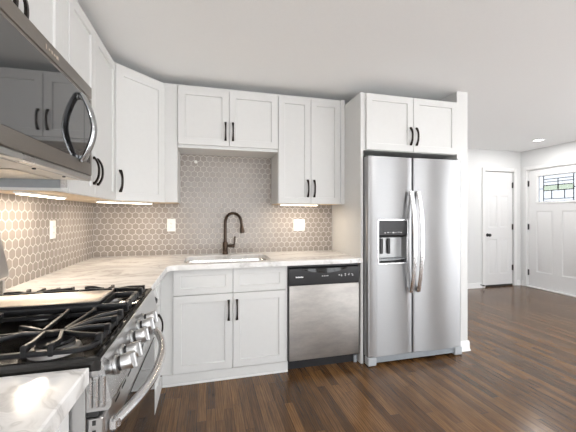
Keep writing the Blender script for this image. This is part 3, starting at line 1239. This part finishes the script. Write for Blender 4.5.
# dispenser
yb = RB - 0.005
dsp = MB()
fr_o = rrect(CUT[0] - 0.006, CUT[1] + 0.006, CUT[2] - 0.006, CUT[3] + 0.006, 0.014, 3)
fr_i = rrect(CUT[0] + 0.003, CUT[1] - 0.003, CUT[2] + 0.003, CUT[3] - 0.003, 0.008, 3)
dsp.loft([[(x, RF + 0.006, z) for x, z in fr_o], [(x, RF - 0.0015, z) for x, z in fr_o], [(x, RF - 0.0015, z) for x, z in fr_i], [(x, RF + 0.012, z) for x, z in fr_i]], cap0=False, cap1=False)
dispenser = dsp.build('dispenser', CHROME, r_)
well = MB()
a0, a1, b0, b1 = CUT[0] + 0.002, CUT[1] - 0.002, CUT[2] + 0.002, CUT[3] - 0.002
well.loft([[(x, RF + 0.010, z) for x, z in rrect(a0, a1, b0, b1, 0.008, 3)], [(x, yb - 0.001, z) for x, z in rrect(a0 + 0.012, a1 - 0.012, b0 + 0.012, b1 - 0.01, 0.01, 3)]], cap0=False)
well.build('well', metal('dispenser_lining', (0.42, 0.42, 0.42), 0.4, (1, 1, 12), 0.03, 0.0), dispenser)
pnl = MB()
pnl.prism([(RF - 0.002, 1.236), (yb - 0.003, 1.236), (yb - 0.003, 1.085), (RF + 0.020, 1.100), (RF + 0.004, 1.112)], 0, CUT[0] + 0.004, CUT[1] - 0.004)
pnl.build('control_panel', BLKPLAST, dispenser)
for i in range(7):
    xx = 2.446 + i * 0.026
    box('touch_icon', MARK, dispenser, xx, xx + (0.014 if i % 2 else 0.009), RF - 0.0001, RF + 0.006, 1.128 + 0.003 * (i % 3), 1.135 + 0.003 * (i % 2))
for x in (2.450, 2.520):
    box('paddle', DKGREY, dispenser, x - 0.013, x + 0.013, yb - 0.022, yb - 0.002, 0.945, 1.080, bev=0.004)
box('drip_tray', GREYPL, dispenser, CUT[0] + 0.014, CUT[1] - 0.014, RF + 0.014, yb - 0.003, 0.899, 0.908, bev=0.002)
# toe grille and feet
gr = MB()
gr.box(RX0 + 0.075, RX1 - 0.075, -0.710, -0.672, 0.022, 0.070)
for k in range(4):
    gr.box(RX0 + 0.075, RX1 - 0.075, -0.714, -0.710, 0.026 + k * 0.010, 0.031 + k * 0.010)
gr.build('toe_grille', GREYPL, r_)
for x0 in (RX0, RX1 - 0.078):
    box('foot_cover', paint('light_grey_plastic', (0.42, 0.44, 0.46), 0.4, 0, 30, 0.02) if x0 == RX0 else bpy.data.materials['light_grey_plastic'], r_, x0, x0 + 0.078, -0.727, -0.660, 0.004, 0.074, bev=0.005)
for x0 in (RX0 + 0.012, RX1 - 0.047):
    MB().lathe([(0, 0), (0.016, 0), (0.016, 0.012), (0.006, 0.014), (0.006, 0.02), (0, 0.02)], (x0 + 0.018, -0.62, 0), n=12).build('foot', BLACKM, r_)
for x0 in (RX0 + 0.01, RX1 - 0.075):
    box('hinge_cover', DKGREY, r_, x0, x0 + 0.065, -0.700, -0.56, 1.756, 1.800, bev=0.006)

# ------------------------------------------------------------------ range
rg = thing('gas_range', (0.38, -1.87, 0), 'stainless gas range with cast iron grates standing between the marble counters', 'stove')
Y0, Y1 = -2.256, -1.490
box('body', STEEL_R, rg, 0.05, 0.690, Y0, Y1, 0.03, 0.900)
for x_, y_ in ((0.10, Y0 + 0.05), (0.10, Y1 - 0.05), (0.64, Y0 + 0.05), (0.64, Y1 - 0.05)):
    MB().lathe([(0, 0), (0.018, 0), (0.018, 0.03), (0, 0.03)], (x_, y_, 0), n=12).build('foot', BLACKM, rg)
# cooktop tray with rolled rim
ct = MB()
q = lambda e, z: [(0.131 + e, Y0 + e, z), (0.722 - e, Y0 + e, z), (0.722 - e, Y1 - e, z), (0.131 + e, Y1 - e, z)]
ct.loft([q(0, 0.9005), q(0, 0.926), q(0.006, 0.932), q(0.016, 0.932), q(0.032, 0.912), q(0.034, 0.911)])
ct.build('cooktop', ENAMEL, rg)
# control panel: sloping fascia
cpoly = [(0.6905, 0.800), (0.738, 0.800), (0.745, 0.808), (0.746, 0.822), (0.7245, 0.928), (0.7225, 0.928), (0.7225, 0.900), (0.6905, 0.900)]
MB().prism(cpoly, 1, Y0 + 0.004, Y1 - 0.004).build('control_panel', STEEL_R, rg)
sl = Vector((0.746 - 0.7245, 0, 0.822 - 0.928)).normalized()
nk = Vector((-sl.z, 0, sl.x)).normalized()
base = Vector((0.7350, 0, 0.877))
for y_ in (-2.175, -2.105, -1.985, -1.880, -1.800):
    o_ = base + Vector((0, y_, 0))
    kb = MB()
    kb.lathe([(0, 0.0005), (0.026, 0.0005), (0.026, 0.006), (0.0205, 0.010)], o_, nk, 20)
    kb.mi = 1
    kb.lathe([(0.0195, 0.010), (0.0195, 0.018)], o_, nk, 20)
    kb.mi = 0
    kb.lathe([(0.0215, 0.018), (0.0215, 0.042), (0.019, 0.045), (0, 0.045)], o_, nk, 20)
    # finger grip across the knob
    M_ = Matrix((( nk.x, 0, sl.x, o_.x), (nk.y, 1, sl.y, o_.y), (nk.z, 0, sl.z, o_.z), (0, 0, 0, 1)))
    kb.M = M_
    kb.box(0.030, 0.054, -0.0075, 0.0075, -0.0225, 0.0225, 0.003)
    kb.build('knob', [KNOBM, BLACKM], rg)
rb = MB()
for x_ in (0.700, 0.714, 0.728):
    rb.tube([(x_, Y0 + 0.002, 0.812), (x_, Y0 + 0.002, 0.886)], 0.0055, 8)
rb.build('end_cap', STEEL_R, rg)
# black vent gap, oven door and its window, warming drawer
box('vent_gap', DARKSLOT, rg, 0.6905, 0.716, Y0 + 0.006, Y1 - 0.006, 0.7865, 0.7995)
od = box('oven_door', STEEL_R, rg, 0.6905, 0.730, Y0 + 0.006, Y1 - 0.006, 0.205, 0.785, bev=0.005)
box('window', BLKGLASS, od, 0.7302, 0.7335, Y0 + 0.045, Y1 - 0.012, 0.235, 0.700)
for k in range(9):
    yy = Y0 + 0.10 + k * 0.07
    box('vent_slot', DARKSLOT, od, 0.7302, 0.7312, yy, yy + 0.045, 0.764, 0.771)
for k in range(5):
    box('vent_slot', DARKSLOT, od, 0.703, 0.711, Y0 + 0.0052, Y0 + 0.0058, 0.765 - k * 0.024, 0.777 - k * 0.024)
hp = []
for i in range(25):
    q_ = -1 + 2 * i / 24
    hp.append((0.745 + 0.062 * (1 - abs(q_) ** 2.2), (Y0 + Y1) / 2 + q_ * 0.335, 0.742))
hb = MB().tube(hp, 0.0150, 14)
for q_ in (-1, 1):
    yy = (Y0 + Y1) / 2 + q_ * 0.335
    hb.box(0.7305, 0.752, yy - 0.016, yy + 0.016, 0.728, 0.756, 0.004)
hb.build('handle', CHROME, od)
box('storage_drawer', STEEL_R, rg, 0.6905, 0.728, Y0 + 0.006, Y1 - 0.006, 0.055, 0.200, bev=0.005)
# backguard
bgd = MB()
bgd.prism([(0.012, 0.900), (0.128, 0.900), (0.128, 1.005), (0.142, 1.016), (0.143, 1.036), (0.108, 1.215), (0.012, 1.215)], 1, Y0 + 0.002, Y1 - 0.002)
bgd.build('backguard', STEEL_R, rg)
box('display', BLKGLASS, rg, 0.1282, 0.1300, Y0 + 0.02, Y1 - 0.02, 0.940, 1.000)

# burners
for bx_, by_, br in ((0.285, -2.06, 0.040), (0.575, -2.125, 0.044), (0.285, -1.60, 0.032), (0.562, -1.60, 0.032), (0.40, -1.775, 0.038)):
    b1 = MB().lathe([(0, 0), (br + 0.018, 0), (br + 0.014, 0.010), (br + 0.002, 0.013), (br + 0.002, 0.022), (0, 0.022)], (bx_, by_, 0.9115), n=26).build('burner', ALU, rg)
    MB().lathe([(0, 0.0225), (br - 0.004, 0.0225), (br, 0.026), (br - 0.003, 0.032), (0, 0.034)], (bx_, by_, 0.9115), n=26).build('burner_cap', IRON, b1)


def grate(ya, yb_, cy, xa, xb, ys):
    """low rounded base ring, upright posts on it, finger bars from the posts to two centre blocks"""
    mb = MB()
    zt, zl = 0.962, 0.9415
    x0, x1 = 0.172, 0.693
    ring = rrect(x0, x1, ya, yb_, 0.045, 4)
    ring.append(ring[0])
    mb.bar([(x, y, zl) for x, y in ring], 0.012, 0.012)
    blocks = ((0.285, cy), (0.562, cy))
    for bx_, by_ in blocks:
        mb.box(bx_ - 0.034, bx_ + 0.034, by_ - 0.011, by_ + 0.011, zt - 0.016, zt, 0.003)
    mb.bar([(blocks[0][0] + 0.03, cy, zt - 0.006), (blocks[1][0] - 0.03, cy, zt - 0.006)], 0.010, 0.012)

    def finger(px, py, kx, ky):
        mb.box(px - 0.0065, px + 0.0065, py - 0.0065, py + 0.0065, 0.9325, zt + 0.002, 0.002)
        bx_, by_ = min(blocks, key=lambda q_: abs(q_[0] - px))
        ex_ = max(bx_ - 0.026, min(bx_ + 0.026, px))
        ey_ = by_ + (0.010 if py > by_ else -0.010)
        mb.bar([(px, py, zt - 0.004), (px + kx, py + ky, zt - 0.002), (ex_, ey_, zt - 0.004)], 0.0095, 0.012)
    for x in xa:
        finger(x, ya, 0.008, 0.026)
    for x in xb:
        finger(x, yb_, 0.008, -0.026)
    for y in ys:
        mb.box(x1 - 0.008, x1 + 0.008, y - 0.009, y + 0.009, 0.9325, zt + 0.001, 0.002)
        mb.bar([(x1 - 0.004, y, zt - 0.005), (x1 - 0.05, y + (cy - y) * 0.25, zt - 0.003), (blocks[1][0] + 0.032, cy + (y - cy) * 0.10, zt - 0.006)], 0.0095, 0.012)
    for y in (ya + 0.09, yb_ - 0.09):
        mb.box(x0 - 0.008, x0 + 0.008, y - 0.008, y + 0.008, 0.9325, zt, 0.002)
        mb.bar([(x0, y, zt - 0.005), (x0 + 0.05, y + (cy - y) * 0.3, zt - 0.003), (blocks[0][0] - 0.032, cy, zt - 0.006)], 0.0095, 0.012)
    # arched side fingers of the front burner
    for sg in (-1, 1):
        mb.bar([(0.535, cy + sg * 0.008, zt - 0.004), (0.500, cy + sg * 0.020, zt + 0.003), (0.465, cy + sg * 0.045, zt + 0.001), (0.445, cy + sg * 0.085, zl + 0.004)], 0.0095, 0.011)
    return mb.build('grate', IRON, rg)


grate(-2.216, -1.900, -2.110, (0.25, 0.32, 0.545, 0.602), (0.24, 0.33, 0.52, 0.60), (-2.165, -2.09, -2.015, -1.95))
grate(-1.655, -1.530, -1.590, (0.25, 0.58), (0.235, 0.29, 0.345, 0.40, 0.455, 0.56), (-1.62, -1.565))
# centre grate: plain frame that carries the griddle
cg = MB()
zt = 0.957
for y in (-1.862, -1.690):
    cg.bar([(0.165, y, zt - 0.004), (0.690, y, zt - 0.004)], 0.014, 0.022)
for x in (0.165, 0.606, 0.690):
    cg.bar([(x, -1.862, zt - 0.004), (x, -1.690, zt - 0.004)], 0.014, 0.022)
for x in (0.165, 0.690):
    for y in (-1.862, -1.690):
        cg.box(x - 0.009, x + 0.009, y - 0.009, y + 0.009, 0.9325, zt, 0.002)
for y in (-1.82, -1.735):
    cg.box(0.680, 0.698, y - 0.009, y + 0.009, 0.9325, zt + 0.008, 0.002)
cg.build('grate', IRON, rg)
gd = thing('griddle', (0.35, -1.776, 0.9645), 'flat rectangular metal griddle plate lying on the middle grate of the stove', 'griddle')
gm = MB()
q = lambda e, z: [(x, y, z) for x, y in rrect(0.155 + e, 0.600 - e, -1.864 + e, -1.688 - e, 0.012, 3)]
gm.loft([q(0.004, 0.9645), q(0, 0.968), q(0, 0.974), q(0.003, 0.976), q(0.010, 0.976), q(0.014, 0.973)])
gm.build('plate', GRIDDLE, gd)
rim = MB()
q2 = lambda e, z: [(x, y, z) for x, y in rrect(0.150 + e, 0.605 - e, -1.869 + e, -1.683 - e, 0.014, 3)]
rim.loft([q2(0, 0.966), q2(0, 0.9735), q2(0.004, 0.9735), q2(0.0045, 0.966)], cap0=False, cap1=False)
rim.build('rim', IRON, gd)

# ------------------------------------------------------------------ microwave
mw = thing('microwave', (0.23, -1.87, 1.44), 'stainless over the range microwave with dark window and bowed handle', 'microwave')
MX = 0.463
MZ0, MZ1 = 1.437, 1.866
box('case', DKGREY, mw, 0.009, MX - 0.036, Y0 + 0.003, Y1 - 0.001, MZ0 + 0.010, MZ1 - 0.002)
box('top_vent', STEEL_M, mw, MX - 0.0355, MX, Y0 + 0.003, Y1 - 0.001, 1.812, MZ1, bev=0.003)
md = box('door', STEEL_M, mw, MX - 0.0355, MX, Y0 + 0.003, Y1 - 0.001, 1.462, 1.8105, bev=0.003)
box('window', BLKGLASS, md, MX + 0.0002, MX + 0.0022, Y0 + 0.02, Y1 - 0.028, 1.515, 1.796)
box('seam', DARKSLOT, md, MX + 0.0023, MX + 0.0026, -1.592, -1.589, 1.515, 1.796)
box('bottom_lip', STEEL_R, mw, MX - 0.0355, MX - 0.001, Y0 + 0.003, Y1 - 0.001, MZ0, 1.4615, bev=0.004)
Mt = frame_matrix((MX + 0.0005, -1.875, 1.836), (0, 1, 0))
for i, (w, h) in enumerate(((.006, .016), (.010, .006), (.010, .010), (.009, .006), (.014, .012))):
    bmk = MB()
    bmk.M = Mt
    bmk.box(-0.045 + i * 0.019, -0.045 + i * 0.019 + w, 0, 0.0012, -h / 2, h / 2)
    bmk.build('printed_mark', TANMARK, mw)
# bowed handle, flat and broad in the middle
hy = -1.640
n = 22
hm = MB()
rings = []
for i in range(n + 1):
    q_ = -1 + 2 * i / n
    z = 1.643 + q_ * 0.138
    x = MX + 0.012 + 0.043 * (1 - abs(q_) ** 1.8)
    rings.append([(x + 0.011 * math.cos(2 * PI * k / 12), hy + 0.021 * math.sin(2 * PI * k / 12), z) for k in range(12)])
hm.loft(rings, smooth=True)
for z in (1.515, 1.775):
    hm.box(MX + 0.0022, MX + 0.016, hy - 0.012, hy + 0.012, z - 0.014, z + 0.014, 0.003)
hm.build('handle', metal('dark_handle_steel', (0.42, 0.43, 0.44), 0.22, (1, 1, 1), 0.02, 0.0), md)
# underside: filters, lamp cover, screws
box('bottom_plate', paint('underside_enamel', (0.76, 0.71, 0.63), 0.35, 0, 20, 0.05), mw, 0.014, MX - 0.038, Y0 + 0.006, Y1 - 0.004, MZ0 + 0.004, MZ0 + 0.0095)
for ya_, yb_ in ((-2.20, -1.90), (-1.84, -1.54)):
    box('grease_filter', FILTER, mw, 0.10, 0.33, ya_, yb_, MZ0 + 0.0005, MZ0 + 0.0035, bev=0.001)
for y_ in (-2.10, -1.87, -1.64):
    MB().lathe([(0, 0), (0.006, 0), (0.006, -0.004), (0, -0.005)], (MX - 0.055, y_, MZ0 + 0.0035), n=10).build('screw', BLACKM, mw)
box('shaded_side_strip', GREYPL, mw, 0.014, 0.335, Y1 - 0.0005, Y1 + 0.0045, 1.404, MZ0 + 0.02)  # grey strip standing in for the shaded side of the tall cabinet
box('metal_catch', CHROME, mw, 0.336, 0.362, Y1 - 0.0005, Y1 + 0.0045, 1.406, MZ0 + 0.02)
box('grille_gap', DARKSLOT, mw, MX - 0.0378, MX - 0.0357, Y0 + 0.006, Y1 - 0.004, MZ0 + 0.001, MZ0 + 0.0095)

# ------------------------------------------------------------------ under-cabinet lights
GL = 'warm strip lights under the wall cabinets'


def strip(cx_, cy_, L, ang, label, power):
    t = thing('strip_light', (cx_, cy_, 1.388), label, 'light', GL)
    M_ = Matrix.Translation((cx_, cy_, 1.388)) @ Matrix.Rotation(ang, 4, 'Z')
    a = MB(); a.M = M_
    a.box(-L / 2, L / 2, -0.022, 0.022, -0.010, -0.0005, 0.002)
    a.build('housing', PLASTIC, t)
    b = MB(); b.M = M_
    b.box(-L / 2 + 0.01, L / 2 - 0.01, -0.017, 0.017, -0.0145, -0.0102, 0.002)
    b.build('diffuser', LED, t)
    e = MB(); e.M = M_
    e.box(L / 2 + 0.0005, L / 2 + 0.014, -0.010, 0.010, -0.010, -0.002, 0.002)
    e.build('plug', BLACKM, t)
    d_ = bpy.data.lights.new('strip_glow', 'AREA')
    d_.shape = 'RECTANGLE'
    d_.size, d_.size_y, d_.energy, d_.color = L, 0.03, power, (1, 0.86, 0.70)
    o = bpy.data.objects.new('strip_glow', d_)
    COL.objects.link(o)
    o.parent = t
    o.location = (0, 0, -0.017)
    o.rotation_euler = (0, 0, ang)
    return t


strip(0.17, -1.255, 0.44, PI / 2, 'lit strip light under the wall cabinet just beyond the microwave', 3.2)
strip(0.365, -0.425, 0.45, math.atan2(0.30, 0.30), 'lit strip light under the diagonal corner wall cabinet', 2.4)
strip(1.83, -0.235, 0.38, 0.0, 'lit strip light under the tall wall cabinet beside the refrigerator', 2.2)

# ------------------------------------------------------------------ wall plates
GO = 'white wall plates on the tile'


def plate(M, w, h, label, cat, gangs, loc):
    t = thing('wall_plate', loc, label, cat, GO)
    a = MB(); a.M = M
    q_ = lambda e, y: [(-w / 2 + e, y, -h / 2 + e), (w / 2 - e, y, -h / 2 + e), (w / 2 - e, y, h / 2 - e), (-w / 2 + e, y, h / 2 - e)]
    a.loft([q_(0, 0.0003), q_(0, 0.003), q_(0.004, 0.006)])
    a.build('cover', PLASTIC, t)
    for gx, kind in gangs:
        b = MB(); b.M = M @ T(gx, 0, 0)
        b.box(-0.0165, 0.0165, 0.006, 0.0085, -0.033, 0.033, 0.0015)
        rc = b.build('rocker' if kind == 's' else 'receptacle', PLASTIC, t)
        if kind == 'o':
            e = MB(); e.M = M @ T(gx, 0, 0)
            for zz in (-0.017, 0.017):
                e.box(-0.007, -0.005, 0.0086, 0.0090, zz - 0.004, zz + 0.005)
                e.box(0.005, 0.007, 0.0086, 0.0090, zz - 0.004, zz + 0.004)
                e.box(-0.002, 0.002, 0.0086, 0.0090, zz - 0.011, zz - 0.008)
            e.build('slots', DARKSLOT, rc)
    return t


plate(frame_matrix((0.655, -0.008, 1.190), (1, 0, 0)), 0.075, 0.118, 'white outlet plate on the back tile between corner cabinet and faucet', 'outlet', [(0, 'o')], (0.655, -0.008, 1.19))
plate(frame_matrix((1.898, -0.008, 1.180), (1, 0, 0)), 0.120, 0.118, 'wide white double wall plate on the tile above the dishwasher', 'outlet', [(-0.023, 'o'), (0.023, 's')], (1.898, -0.008, 1.18))
plate(frame_matrix((0.008, -0.768, 1.188), (0, 1, 0)), 0.075, 0.118, 'white outlet plate on the left wall tile near the corner', 'outlet', [(0, 'o')], (0.008, -0.768, 1.188))
# small white plug on one tile high in the corner over the sink
pl = MB().lathe([(0, 0.0003), (0.016, 0.0003), (0.014, 0.004), (0, 0.006)], (0.874, -0.008, 1.789), (0, -1, 0), 14).build('wall_plug', PLASTIC)
tag(pl, 'small round white plug on the tile just under the short wall cabinet', 'plug')
